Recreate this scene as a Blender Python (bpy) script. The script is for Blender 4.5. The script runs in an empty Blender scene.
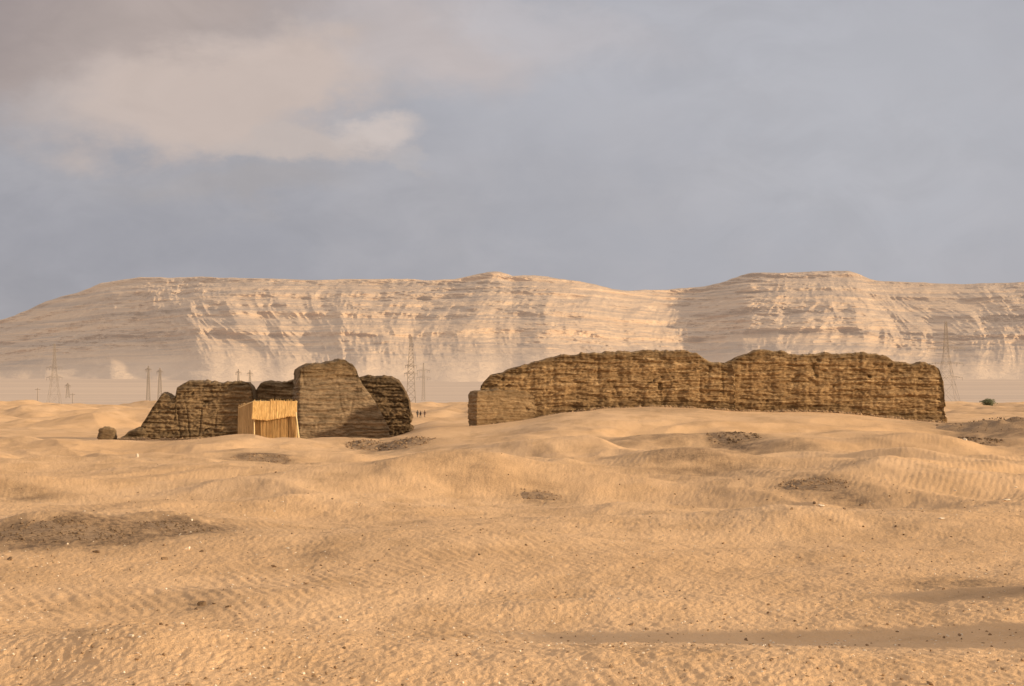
import bpy, bmesh, math, random
import numpy as np
from mathutils import Vector

random.seed(7)
rng = np.random.RandomState(11)
scene = bpy.context.scene
col = scene.collection
F = 1990.5          # focal length in pixels (70 mm lens, 1024 px frame)
HY = 396.0          # row of the true horizon
CH = 6.0            # eye height above the desert floor
R = math.radians

def WX(px, Y): return (px - 512.0) / F * Y
def WZ(py, Y): return CH - (py - HY) / F * Y

# ------------------------------------------------------------------ noise
_perm = rng.permutation(256)
_perm = np.concatenate([_perm, _perm, _perm])
_gr = rng.normal(size=(256, 3)); _gr /= np.linalg.norm(_gr, axis=1)[:, None]

def pn(x, y, z=0.0):
    x, y, z = np.broadcast_arrays(np.asarray(x, float), np.asarray(y, float), np.asarray(z, float))
    xi = np.floor(x).astype(np.int64); yi = np.floor(y).astype(np.int64); zi = np.floor(z).astype(np.int64)
    xf = x - xi; yf = y - yi; zf = z - zi
    u = xf*xf*xf*(xf*(xf*6-15)+10); v = yf*yf*yf*(yf*(yf*6-15)+10); w = zf*zf*zf*(zf*(zf*6-15)+10)
    def g(a, b, c):
        h = _perm[(_perm[(_perm[(xi+a) & 255] + yi+b) & 255] + zi+c) & 255]
        G = _gr[h]
        return G[..., 0]*(xf-a) + G[..., 1]*(yf-b) + G[..., 2]*(zf-c)
    def L(a, b, t): return a + t*(b-a)
    return 1.6*L(L(L(g(0,0,0), g(1,0,0), u), L(g(0,1,0), g(1,1,0), u), v),
                 L(L(g(0,0,1), g(1,0,1), u), L(g(0,1,1), g(1,1,1), u), v), w)

def fbm(x, y, z=0.0, o=4, g=0.5):
    s = 0; a = 1; f = 1
    for i in range(o):
        s = s + a*pn(x*f+17.3*i, y*f+5.1*i, np.asarray(z)*f+9.7*i); a *= g; f *= 2.03
    return s

def ridged(x, y, z=0.0, o=4, g=0.5):
    s = 0; a = 1; f = 1
    for i in range(o):
        s = s + a*(1-2*np.abs(pn(x*f+7.3*i, y*f+3.1*i, np.asarray(z)*f))); a *= g; f *= 2.1
    return s

def sst(a, b, x):
    t = np.clip((x-a)/(b-a), 0, 1)
    return t*t*(3-2*t)

# ------------------------------------------------------------------ terrain height
BUMPS = []
MPX = np.array([380, 440, 470, 520, 560, 600, 650, 700, 730, 800, 850, 900, 945, 990, 1040, 1200])
MPY = np.array([430, 428, 427, 421, 414, 409.5, 407, 408, 410.5, 412.5, 415, 418.5, 422, 422, 420, 418])
YW, YL = 300.0, 308.0      # distance of the right wall and of the left ruins

def height(X, Y):
    X = np.asarray(X, float); Y = np.asarray(Y, float)
    near = 1-sst(330, 520, Y)
    amp = near*(.44+1.15*sst(65, 150, Y))
    wx = X+5*pn(X/23, Y/31, 2.2); wy = Y+8*pn(X/27, Y/35, 7.1)
    h = 0.95*amp*fbm(wx/24+3.1, wy/32+1.7, o=2, g=0.42)
    h += 0.42*amp*ridged(wx/17+wy/50, wy/23-2.2, 0.5, o=2, g=0.4) - 0.30*amp
    h += 0.15*near*(.4+.6*sst(60, 150, Y))*fbm(wx/5.0, wy/6+4, o=3)
    for (bx, by, rx, ry, hh, ro, p) in BUMPS:
        m = (np.abs(X-bx) < 3.2*max(rx, ry)) & (np.abs(Y-by) < 3.2*max(rx, ry))
        if m.any():
            dx = X[m]-bx; dy = Y[m]-by
            a = (dx*math.cos(ro)+dy*math.sin(ro))/rx; b = (-dx*math.sin(ro)+dy*math.cos(ro))/ry
            h[m] += 1.25*hh*np.exp(-(a*a+b*b)*1.1)
    # long mound the right wall stands on
    px = X/np.maximum(Y, 1)*F+512
    zb = CH-(np.interp(px, MPX, MPY)-HY)/F*(YW-4)
    k = sst(200, YW-8, Y)*(1-sst(YW+30, 470, Y))
    h = h*(1-0.80*sst(240, 292, Y)*near)
    h += k*np.where(px > 380, zb, 0)*sst(370, 440, px)
    h += -0.85*sst(250, 300, Y)*(1-sst(350, 420, Y))*(1-sst(380, 440, px))
    # pale dunes behind the ruins
    far = sst(340, 440, Y)*(1-sst(1000, 1250, Y))
    h += far*(1.5*fbm(X/22+9, Y/50+3, o=3, g=0.55)+1.5*ridged(X/45+Y/200, Y/90+.4, .2, o=2)-0.9)
    h += far*2.2*np.exp(-((Y-930)/150)**2)*(0.8+0.5*pn(X/90, 3.3))
    h += far*1.6*np.exp(-((Y-620)/90)**2)*sst(260, 60, px)
    # plain that climbs towards the foot of the escarpment
    h += 30*np.clip((Y-1250)/1500, 0, 1.0)**1.2 + sst(1200, 1600, Y)*2.0*fbm(X/500, Y/260, o=3)
    return h

def hit(px, py, ymax=1000):
    """where the line of sight through a spot of the photo first meets the ground"""
    Y = np.geomspace(30, ymax, 420)
    k = np.nonzero(height(WX(px, Y), Y) >= WZ(py, Y))[0]
    i = k[0] if len(k) else len(Y)-1
    Y = np.linspace(Y[max(i-1, 0)], Y[i], 24)
    k = np.nonzero(height(WX(px, Y), Y) >= WZ(py, Y))[0]
    i = k[0] if len(k) else len(Y)-1
    return float(WX(px, Y[i])), float(Y[i]), float(WZ(py, Y[i]))

def gz(x, y): return float(height(np.array([x]), np.array([y]))[0])

# relief of the sand, mostly in view: (px, py, half sizes in metres, height, turn)
_todo = [(23.5, 45.5, 6.0, 4.2, 4.4, 0.0, 2), (21, 57, 4.5, 3.5, 1.8, 0.0, 2)]  # unseen dunes added beyond the right edge to cast the foreground shade
def bump(px, py, rx, ry, h, rot=0.0):
    x, y, z = hit(px, py); _todo.append((x, y, rx, ry, h, R(rot), 2))
bump(712, 470, 7, 7, 1.25)            # rounded mound, shaded face
bump(640, 472, 6, 9, 0.6)
bump(470, 472, 8, 8, 1.0, -8)
bump(330, 486, 9, 9, 0.5)
bump(800, 450, 6, 9, 1.0)
bump(905, 444, 6, 9, 0.8)
bump(1000, 490, 9, 8, 0.7)
bump(560, 450, 9, 9, 1.0)
bump(880, 476, 7, 9, 0.6)
bump(120, 500, 8, 6, 0.45)
bump(60, 530, 3.4, 3.0, 0.65, 12)     # dark debris banks on the left
bump(165, 525, 2.8, 3.0, 0.5)
bump(780, 520, 5, 6, 0.5)
bump(500, 545, 8, 5, 0.35)
bump(560, 612, 6, 2.0, 0.26, 4)
bump(125, 652, 2.6, 2.8, 0.30)
bump(830, 560, 7, 3.5, 0.35, 6)
bump(640, 668, 8, 3, 0.25)
bump(300, 600, 5, 3, 0.25)
bump(230, 652, 5, 3.5, 0.32)
bump(720, 634, 9, 2.0, -0.2)
bump(20, 665, 2.4, 3.5, -0.45)
bump(262, 458, 3.5, 3, 0.35)
bump(160, 490, 6, 6, -0.3)
BUMPS += _todo

def fine(X, Y):
    """footprints, ripples and pocks: only where they can be resolved"""
    wx = X + 0.10*pn(X/1.3, Y/1.7); wy = Y+0.16*pn(X/1.1+5, Y/1.5)
    a1 = sst(-.5, .5, pn(X/9+2, Y/14)+.35*pn(X/2, Y/4))
    pock = pn(wx/0.21, wy/0.36)*0.026 + pn(wx/0.10+3, wy/0.2)*0.016
    c, s = math.cos(R(32)), math.sin(R(32))
    u = wx*c+wy*s*0.6
    rip = np.sin(u*2*math.pi/0.42+2.2*pn(wx/0.9, wy/1.6))*0.019*(0.5+0.5*pn(wx/1.2, wy/2))
    d = pock*(0.55+0.45*a1)+rip*(1-a1)*1.2
    d += 0.035*pn(X/1.1, Y/1.9)+0.02*pn(X/.6, Y/1.0)
    return d*(1-sst(150, 330, Y))*1.15

# ------------------------------------------------------------------ mesh helpers
def grid_faces(nr, nc, wrap=False):
    r = np.arange(nr-1)[:, None]; c = np.arange(nc if wrap else nc-1)[None, :]
    a = r*nc+c; b = r*nc+(c+1) % nc; d = (r+1)*nc+c; e = (r+1)*nc+(c+1) % nc
    return np.stack([a+0*c, b+0*c, e+0*c, d+0*c], -1).reshape(-1, 4)

def np_mesh(name, co, quads, smooth=True, attrs=None):
    me = bpy.data.meshes.new(name)
    nv, nf = len(co), len(quads)
    me.vertices.add(nv); me.vertices.foreach_set('co', np.asarray(co, np.float32).ravel())
    me.loops.add(nf*4); me.loops.foreach_set('vertex_index', np.asarray(quads, np.int32).ravel())
    me.polygons.add(nf); me.polygons.foreach_set('loop_start', np.arange(0, nf*4, 4, dtype=np.int32))
    me.polygons.foreach_set('loop_total', np.full(nf, 4, np.int32))
    me.update(calc_edges=True)
    me.polygons.foreach_set('use_smooth', np.full(nf, smooth))
    for k, v in (attrs or {}).items():
        a = me.attributes.new(k, 'FLOAT', 'POINT'); a.data.foreach_set('value', np.asarray(v, np.float32).ravel())
    me.validate()
    return me

def link(name, me, mat, parent=None, loc=None):
    o = bpy.data.objects.new(name, me); col.objects.link(o)
    if mat: me.materials.append(mat)
    if parent: o.parent = parent
    if loc is not None: o.location = loc
    return o

def tag(o, label=None, cat=None, group=None, kind=None):
    if label: o['label'] = label
    if cat: o['category'] = cat
    if group: o['group'] = group
    if kind: o['kind'] = kind
    return o

def empty(name, loc, label, cat, group=None, rz=0):
    o = bpy.data.objects.new(name, None); col.objects.link(o)
    o.location = loc; o.rotation_euler = (0, 0, rz); o.empty_display_size = .5
    return tag(o, label, cat, group)

# ------------------------------------------------------------------ materials
class NT:
    def __init__(s, tree): s.t = tree; s.n = tree.nodes; s.l = tree.links
    def new(s, typ, **kw):
        n = s.n.new(typ)
        for k, v in kw.items(): setattr(n, k, v)
        return n
    def put(s, inp, v):
        if isinstance(v, bpy.types.NodeSocket): s.l.new(v, inp)
        elif v is not None: inp.default_value = v
    def math(s, op, a, b=None, c=None, clamp=False):
        n = s.new('ShaderNodeMath', operation=op, use_clamp=clamp)
        s.put(n.inputs[0], a); s.put(n.inputs[1], b); s.put(n.inputs[2], c)
        return n.outputs[0]
    def noise(s, vec, scale, detail=4, rough=.55, dist=0):
        n = s.new('ShaderNodeTexNoise'); s.put(n.inputs['Vector'], vec)
        n.inputs['Scale'].default_value = scale; n.inputs['Detail'].default_value = detail
        n.inputs['Roughness'].default_value = rough; n.inputs['Distortion'].default_value = dist
        return n.outputs['Fac']
    def scale(s, vec, xyz, off=(0, 0, 0)):
        n = s.new('ShaderNodeMapping'); s.put(n.inputs['Vector'], vec)
        n.inputs['Scale'].default_value = xyz; n.inputs['Location'].default_value = off
        return n.outputs[0]
    def mr(s, v, a, b, c=0, d=1, sm=True):
        n = s.new('ShaderNodeMapRange', interpolation_type='SMOOTHSTEP' if sm else 'LINEAR')
        s.put(n.inputs['Value'], v)
        for i, x in zip(('From Min', 'From Max', 'To Min', 'To Max'), (a, b, c, d)): s.put(n.inputs[i], x)
        return n.outputs['Result']
    def mix(s, f, a, b, mode='MIX'):
        n = s.new('ShaderNodeMix', data_type='RGBA', blend_type=mode)
        s.put(n.inputs[0], f)
        for i, x in ((6, a), (7, b)):
            if isinstance(x, tuple) and len(x) == 3: x = x+(1,)
            s.put(n.inputs[i], x)
        return n.outputs[2]
    def attr(s, name): return s.new('ShaderNodeAttribute', attribute_name=name).outputs['Fac']

def material(name, rough=.95):
    m = bpy.data.materials.new(name); m.use_nodes = True
    t = NT(m.node_tree); t.n.clear()
    b = t.new('ShaderNodeBsdfPrincipled'); o = t.new('ShaderNodeOutputMaterial')
    t.l.new(b.outputs[0], o.inputs[0]); b.inputs['Roughness'].default_value = rough
    b.inputs['Specular IOR Level'].default_value = .15
    t.b = b
    t.P = t.new('ShaderNodeNewGeometry').outputs['Position']
    return m, t

def set_bump(t, h, dist, strength=1.0):
    n = t.new('ShaderNodeBump'); n.inputs['Distance'].default_value = dist
    n.inputs['Strength'].default_value = strength
    t.put(n.inputs['Height'], h); t.l.new(n.outputs[0], t.b.inputs['Normal'])

# sand
m_sand, t = material('sand')
P = t.P
c = t.mix(t.mr(t.noise(P, .03, 5, .6), .35, .65), (.66, .42, .228), (.73, .48, .275))
c = t.mix(t.mr(t.noise(t.scale(P, (1, .5, 1)), .25, 6, .65), .42, .7), c, (.56, .355, .19))
c = t.mix(t.math('MULTIPLY', t.mr(t.noise(P, 9, 3, .7), .55, .75), .35), c, (.40, .25, .14))
c = t.mix(t.math('MULTIPLY', t.mr(t.noise(P, 14, 2, .5), .66, .72), .5), c, (.75, .60, .42))
dk = t.attr('debris')
spk = t.mr(t.noise(t.scale(P, (1, .6, 1)), 3.2, 5, .75), .40, .62)
c = t.mix(t.math('MULTIPLY', dk, t.math('MULTIPLY_ADD', spk, .35, .65)), c, (.17, .11, .065))
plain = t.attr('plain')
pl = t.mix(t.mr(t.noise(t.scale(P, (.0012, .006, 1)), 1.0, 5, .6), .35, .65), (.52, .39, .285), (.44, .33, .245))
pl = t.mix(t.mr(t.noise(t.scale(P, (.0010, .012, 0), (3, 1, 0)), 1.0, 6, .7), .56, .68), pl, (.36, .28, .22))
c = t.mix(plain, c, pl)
t.b.inputs['Emission Color'].default_value = (.52, .43, .37, 1); t.put(t.b.inputs['Emission Strength'], t.math('MULTIPLY', plain, .2))  # faint emission stands in for haze over the far plain
t.put(t.b.inputs['Base Color'], c)
hn = t.math('ADD', t.noise(t.scale(P, (1, .8, 1)), 5.5, 4, .65), t.math('MULTIPLY', t.noise(P, 26, 2, .6), .25))
set_bump(t, hn, .085, 1.0)

# mud brick
def brick_mat(name, dark, mid, light, strata=1.0, bump_d=.10):
    m, t = material(name)
    P = t.P
    n1 = t.noise(t.scale(P, (.5, .5, 2.0)), 1.0, 6, .75)
    n2 = t.noise(t.scale(P, (.9, .9, 5.5), (4, 2, 1)), 1.0, 5, .75)
    n3 = t.noise(P, .22, 4, .6)
    c = t.mix(t.mr(n3, .35, .65), mid, tuple(x*.78 for x in mid))
    c = t.mix(t.math('MULTIPLY', t.mr(n1, .50, .66), .85*strata), c, light)
    c = t.mix(t.math('MULTIPLY', t.mr(n2, .52, .34), .9*strata), c, dark)
    c = t.mix(t.math('MULTIPLY', t.mr(t.noise(t.scale(P, (1, 1, 2.4)), 2.2, 4, .8), .53, .66), .7), c, dark)
    c = t.mix(t.math('MULTIPLY', t.mr(t.noise(t.scale(P, (1, 1, 3.2), (5, 5, 5)), 1.6, 4, .8), .54, .66), .7), c, light)
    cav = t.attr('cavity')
    c = t.mix(t.math('MULTIPLY', cav, .62), c, tuple(x*.72 for x in dark))  # painted shade in pits, grooves and along the top; foot darker too
    c = t.mix(t.attr('grey_shade'), c, t.mix(t.mr(n1, .4, .6), (.20, .145, .092), (.35, .25, .158)))
    c = t.mix(t.math('MULTIPLY', t.math('MULTIPLY', t.attr('grey_shade'), t.mr(n2, .5, .36)), .7), c, (.10, .07, .045))
    t.put(t.b.inputs['Base Color'], c)
    # courses of brick
    bw = t.new('ShaderNodeTexBrick'); bw.inputs['Scale'].default_value = 1
    for k, v in (('Mortar Size', .02), ('Brick Width', .36), ('Row Height', .15), ('Mortar Smooth', .6)): bw.inputs[k].default_value = v
    sx = t.new('ShaderNodeSeparateXYZ'); t.put(sx.inputs[0], P)
    cx = t.new('ShaderNodeCombineXYZ')
    t.put(cx.inputs[0], t.math('ADD', sx.outputs[0], sx.outputs[1])); t.put(cx.inputs[1], sx.outputs[2])
    t.put(bw.inputs['Vector'], cx.outputs[0])
    h = t.math('ADD', t.math('MULTIPLY', bw.outputs['Fac'], -.35), t.math('ADD', t.math('MULTIPLY', n2, 1.0), t.math('MULTIPLY', t.noise(P, 6, 4, .7), .6)))
    set_bump(t, h, bump_d, .9)
    return m
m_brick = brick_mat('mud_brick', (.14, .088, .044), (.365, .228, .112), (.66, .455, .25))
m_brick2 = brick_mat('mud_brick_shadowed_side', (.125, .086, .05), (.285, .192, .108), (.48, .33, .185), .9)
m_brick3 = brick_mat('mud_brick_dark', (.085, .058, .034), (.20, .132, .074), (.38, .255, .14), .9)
m_new = brick_mat('restored_brick', (.15, .11, .075), (.235, .165, .10), (.29, .20, .12), .5, .05)
m_new2 = brick_mat('restored_brick_pale', (.17, .112, .062), (.34, .225, .122), (.44, .30, .17), .9, .07)

# ------------------------------------------------------------------ ground sheet
def build_ground():
    t_in = np.linspace(-.33, .33, 1150)
    tout = np.geomspace(.3315, 2.6, 55)
    ts = np.concatenate([-tout[::-1], t_in, tout])
    Ys = list(np.linspace(-260, 26, 30))
    y = 28.0
    while y < 11000:
        Ys.append(y)
        st = .5*y*y/(F*CH)
        if y < 34: st = .5
        elif y < 440: st = min(max(st, .05), .85)
        elif y < 1300: st = min(st, 5)
        else: st = min(st, 90+(y-1300)*.02)
        y += st
    Ys = np.array(Ys)
    T, YY = np.meshgrid(ts, Ys)
    X = T*np.sqrt(YY**2+18**2)
    Z = height(X, YY)
    m = (YY > 26) & (YY < 335) & (np.abs(T) < .34)
    Z[m] += fine(X[m], YY[m])
    # debris mask
    D = np.zeros_like(X)
    for (px, py, rx, ry, a) in DEBRIS:
        Xc, Yc, _ = hit(px, py)
        d = ((X-Xc)/rx)**2+((YY-Yc)/ry)**2
        k = d < 6
        D[k] = np.maximum(D[k], a*np.exp(-d[k]*1.1))
    mm = D > .02
    D[mm] *= np.clip(1.0+.9*fbm(X[mm]/1.6, YY[mm]/2.6, o=3), 0, 1.3)
    D = np.clip(D*1.35, 0, 1)
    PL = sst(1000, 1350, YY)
    co = np.stack([X, YY, Z], -1).reshape(-1, 3)
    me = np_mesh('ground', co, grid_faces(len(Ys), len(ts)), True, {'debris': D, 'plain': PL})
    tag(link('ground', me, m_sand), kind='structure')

# (px, py, radius across in m, radius in depth in m, strength)
DEBRIS = [(60, 535, 3.6, 4.5, 1.0), (105, 530, 3.2, 5.5, 1.0), (178, 526, 2.6, 5.0, 1.0), (20, 540, 2.5, 3.5, .9), (262, 461, 3.4, 7, 1.0),
          (390, 445, 5.5, 14, .75), (735, 437, 3.6, 14, .95), (970, 441, 4.2, 16, .9), (815, 485, 2.2, 6, .9),
          (845, 497, 2.5, 7, .6), (700, 462, 7, 10, .5), (1000, 426, 9, 30, 1.0), (660, 436, 8, 10, .45),
          (20, 497, 3, 5, .5), (540, 496, 2.4, 6, .5), (950, 583, 1.6, 2, .55), (325, 553, 1.6, 4, .35),
          (800, 447, 4, 10, .35), (205, 603, 1.3, 3, .35), (900, 520, 4, 7, .3), (470, 468, 6, 9, .3), (660, 410, 8, 10, .35), (1010, 590, 1.8, 1.8, .4)]
build_ground()

# ------------------------------------------------------------------ eroded mud-brick masses
def ruin(name, Yf, depth, prof, mat, parent=None, rot=0, rough=1.0, seed=0, step=.13, batter=.05, corner=.4, base=-1.0, niche=0, fissure=1.0, crown=.12, strata=1.0, plan=None, layer=.62, smooth_py=None):
    """prof = [(px, py) ...] skyline at distance Yf; a closed mass of the given depth with eroded faces and top"""
    prof = np.array(prof, float)
    Xp = WX(prof[:, 0], Yf); Zp = WZ(prof[:, 1], Yf)
    x0, x1 = Xp[0], Xp[-1]; W = x1-x0; xc = (x0+x1)/2
    # plan outline: rounded rectangle, counter clockwise from the front left corner
    pts = []
    r = min(corner, W*.45, depth*.45)
    nf = max(int((W-2*r)/step), 4); nc = max(int(1.57*r/step), 4)
    ns = max(int((depth-2*r)/(step*1.3)), 3); nb = max(int((W-2*r)/(step*3)), 4)
    for i in range(nf): pts.append((x0+r+(W-2*r)*i/nf, 0, 0, -1))
    for i in range(nc):
        a = -math.pi/2+math.pi/2*i/nc; pts.append((x1-r+r*math.cos(a), r+r*math.sin(a), math.cos(a), math.sin(a)))
    for i in range(ns): pts.append((x1, r+(depth-2*r)*i/ns, 1, 0))
    for i in range(nc):
        a = math.pi/2*i/nc; pts.append((x1-r+r*math.cos(a), depth-r+r*math.sin(a), math.cos(a), math.sin(a)))
    for i in range(nb): pts.append((x1-r-(W-2*r)*i/nb, depth, 0, 1))
    for i in range(nc):
        a = math.pi/2+math.pi/2*i/nc; pts.append((x0+r+r*math.cos(a), depth-r+r*math.sin(a), math.cos(a), math.sin(a)))
    for i in range(ns): pts.append((x0, depth-r-(depth-2*r)*i/ns, -1, 0))
    for i in range(nc):
        a = math.pi+math.pi/2*i/nc; pts.append((x0+r+r*math.cos(a), r+r*math.sin(a), math.cos(a), math.sin(a)))
    pts = np.array(pts); X, Yl, NX, NY = pts.T
    zmax = Zp.max()
    nv = int((zmax-base)/(step*.85))
    def top(x): return np.interp(x, Xp, Zp)+min(rough, 1)*(.16*fbm(x/1.3, seed*3.1, o=4, g=.65)+.07*np.tanh(6*pn(x/1.7, seed*1.7)))
    rows = []; cav = []
    off = seed*37.7
    def disp(x, y, z, tz):
        """outward displacement and cavity"""
        s = x+y*.8
        warp = .35*pn(s/9, z/4, off)+.12*pn(s/2.2, z/1.4, off)
        zz = z+warp
        led = pn(s*.055, zz/layer, off+3)*.9+pn(s*.16, zz/(layer*.42), off+8)*.8+pn(s*.45, zz/(layer*.22), off+5)*.5
        led = np.tanh(led*2.2)
        big = fbm(s/4.5, z/6.0, off+1, o=3)
        fis = np.clip(1-np.abs(pn(s/2.6, z/14, off+11))/.07, 0, 1)*sst(-.1, .5, pn(s/6, z/5, off+2))
        pit = sst(.42, .62, pn(s/.95, z/.6, off+21))*sst(0, .5, pn(s/7, z/3.5, off+4))
        sm = fbm(s/.5, z/.28, off+6, o=2)
        blk = np.tanh(3*pn(s/1.7, zz/.55, off+31))
        rg_ = rough
        if smooth_py is not None: rg_ = rough*(1-.25*sst(.25, -.25, z-WZ(smooth_py, Yf)))
        d = (.17*strata*led+.15*big+.11*blk+.13*sm-.16*fissure*fis-.34*pit)*rg_
        if niche: d = d+niche*np.tanh(4*np.sin(s*2*math.pi/3.3+.6*pn(s/8, 1.0)))*.5
        foot = sst(1.9, .2, z-GZ)*(.25*rough)      # undercut near the ground
        d = d-foot*(.6+.5*pn(s/3, 0.3))
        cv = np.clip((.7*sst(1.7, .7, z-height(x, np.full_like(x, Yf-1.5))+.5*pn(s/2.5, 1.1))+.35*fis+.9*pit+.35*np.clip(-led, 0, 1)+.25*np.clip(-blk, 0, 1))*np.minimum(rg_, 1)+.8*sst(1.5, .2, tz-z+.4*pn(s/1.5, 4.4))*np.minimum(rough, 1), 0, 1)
        return d, cv
    GZ = float(height(np.array([xc]), np.array([Yf]))[0])
    for j in range(nv+1):
        v = j/nv
        tz = top(X)
        z = base+v*(tz-base)
        d, cv = disp(X, Yl, z, tz)
        hgt = z-base
        inset = batter*hgt+crown*(np.clip((z-(tz-1.1))/1.1, 0, 1)**2.2)*1.3
        inset = inset*np.clip((tz-base)/2.5, .15, 1)
        o_ = (d-inset)
        xx = X+NX*o_; yy = Yl+NY*o_
        rows.append(np.stack([xx, yy, z], -1)); cav.append(cv)
    # top: rings shrinking towards the middle line
    last = rows[-1]
    ym = depth/2
    for k in (.04, .1, .18, .3, .45, .6, .8, 1.0):
        nx = last[:, 0]+(xc-last[:, 0])*k*np.clip(np.abs(last[:, 0]-xc) > W/2-r-1.2, 0, 1)*min(.5, (depth/2)/(W/2+.01))*(1 if k < 1 else 1)
        ny = last[:, 1]+(ym-last[:, 1])*k
        nz = top(nx)+.22*(1-(1-k)**3)+rough*(.16*fbm(nx/1.4, ny/1.4, off+2.5, o=3)+.05*pn(nx/.4, ny/.4))*min(1, k*4)
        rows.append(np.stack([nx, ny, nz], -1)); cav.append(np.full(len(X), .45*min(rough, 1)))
    co = np.concatenate(rows)
    # rotate about centre, move to place
    c_, s_ = math.cos(rot), math.sin(rot)
    px_ = co[:, 0]-xc; py_ = co[:, 1]-0
    if plan is not None: py_ = py_+plan(co[:, 0])
    rs = np.zeros(len(co)) if smooth_py is None else sst(.25, -.25, co[:, 2]-WZ(smooth_py, Yf)+.12*pn(co[:, 0]/.8, co[:, 1]/.8))  # greyer brick below this height, with the long wall's shadow painted in
    co = np.stack([px_*c_-py_*s_, px_*s_+py_*c_, co[:, 2]-GZ], -1)
    me = np_mesh(name, co, grid_faces(len(rows), len(X), True), True, {'cavity': np.concatenate(cav), 'grey_shade': rs})
    o = link(name, me, mat, parent)
    if parent is None: o.location = (xc, Yf, GZ)
    else: o.location = Vector((xc, Yf, GZ))-parent.location
    return o

# long right-hand wall
wall = empty('mud_brick_wall', (WX(706, YW), YW, 2.0), 'long eroded mud brick enclosure wall with a dip in its top, right side', 'ruined wall')
west = [(478, 392), (480, 386), (483, 383), (490, 377), (500, 374), (510, 369.5), (535, 363), (557, 357.5), (580, 354.5), (600, 353.5), (640, 352.5), (652, 351.5), (665, 352.2), (688, 352), (695, 353.5), (700, 356), (708, 361), (716, 363.3), (727, 364), (738, 366)]
east = [(720, 366), (727, 363), (735, 360), (748, 354.5), (755, 352), (762, 350.8), (780, 351), (787, 353), (792, 355.3), (815, 355), (840, 354.3), (872, 353.5), (885, 356), (890, 359), (895, 362.5), (900, 363.5), (915, 364), (928, 364.3), (935, 366), (940, 371), (944, 382), (947, 398)]
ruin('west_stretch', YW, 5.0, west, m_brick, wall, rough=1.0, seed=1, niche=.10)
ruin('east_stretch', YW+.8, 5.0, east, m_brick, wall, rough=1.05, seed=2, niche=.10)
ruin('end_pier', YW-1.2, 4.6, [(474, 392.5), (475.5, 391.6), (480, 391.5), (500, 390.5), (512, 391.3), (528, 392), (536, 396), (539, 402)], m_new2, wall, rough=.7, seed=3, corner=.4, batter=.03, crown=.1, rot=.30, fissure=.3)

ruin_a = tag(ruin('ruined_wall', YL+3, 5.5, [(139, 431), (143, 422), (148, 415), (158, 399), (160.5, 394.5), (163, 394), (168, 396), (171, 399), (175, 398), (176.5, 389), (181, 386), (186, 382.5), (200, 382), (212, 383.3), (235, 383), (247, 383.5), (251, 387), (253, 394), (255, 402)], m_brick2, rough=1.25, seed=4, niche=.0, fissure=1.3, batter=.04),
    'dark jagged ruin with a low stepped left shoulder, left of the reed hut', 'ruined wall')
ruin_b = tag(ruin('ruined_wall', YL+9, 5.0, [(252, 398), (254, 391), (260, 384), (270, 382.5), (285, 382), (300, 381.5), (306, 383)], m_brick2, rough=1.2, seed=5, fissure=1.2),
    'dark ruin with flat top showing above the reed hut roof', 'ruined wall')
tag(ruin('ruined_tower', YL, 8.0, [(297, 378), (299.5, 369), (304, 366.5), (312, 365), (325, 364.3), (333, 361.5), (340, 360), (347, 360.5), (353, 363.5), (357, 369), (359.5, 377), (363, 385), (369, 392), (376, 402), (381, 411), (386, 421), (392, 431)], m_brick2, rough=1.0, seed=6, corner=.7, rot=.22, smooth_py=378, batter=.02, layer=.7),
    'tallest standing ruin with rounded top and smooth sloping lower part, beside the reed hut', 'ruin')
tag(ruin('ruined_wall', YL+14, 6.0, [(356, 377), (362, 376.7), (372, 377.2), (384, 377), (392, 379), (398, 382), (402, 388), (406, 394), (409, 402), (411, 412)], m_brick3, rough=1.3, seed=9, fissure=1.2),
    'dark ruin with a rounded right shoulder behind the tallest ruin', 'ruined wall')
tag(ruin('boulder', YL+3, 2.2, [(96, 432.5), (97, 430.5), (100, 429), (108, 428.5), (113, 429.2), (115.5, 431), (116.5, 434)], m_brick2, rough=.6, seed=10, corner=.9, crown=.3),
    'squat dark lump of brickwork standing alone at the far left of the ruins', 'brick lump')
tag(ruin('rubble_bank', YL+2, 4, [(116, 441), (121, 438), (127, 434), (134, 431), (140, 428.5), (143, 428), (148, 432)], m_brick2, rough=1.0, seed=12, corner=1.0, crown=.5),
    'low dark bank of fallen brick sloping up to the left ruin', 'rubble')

# ------------------------------------------------------------------ escarpment
SKY = [(-700, 330), (-400, 322), (-200, 330), (-60, 331), (0, 320), (15, 315), (30, 309), (45, 302), (60, 297.5), (75, 293), (90, 288), (100, 283), (112, 280.5), (125, 279), (140, 277.5), (180, 276.5), (215, 277), (240, 278.5), (300, 279.5), (360, 279), (400, 279), (430, 279.5), (455, 277.5), (468, 275), (476, 273.5), (488, 271.5), (500, 272), (506, 274), (512, 276), (522, 275), (534, 275), (548, 276), (560, 279), (575, 281.5), (590, 284), (600, 286), (615, 289.5), (630, 295), (645, 298), (656, 309), (672, 314), (688, 328), (706, 334), (720, 347), (742, 357), (775, 374), (820, 388), (900, 393)]
SKY2 = [(560, 300), (600, 293), (625, 291), (640, 290.5), (660, 290), (685, 288.5), (705, 286), (720, 283), (733, 279), (742, 275.5), (752, 273.5), (780, 272.5), (810, 271.5), (832, 270.8), (848, 271.5), (858, 274), (870, 278), (885, 280.5), (900, 282), (930, 283.5), (960, 284), (1000, 283), (1024, 282), (1150, 280), (1400, 284), (1900, 290)]

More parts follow.
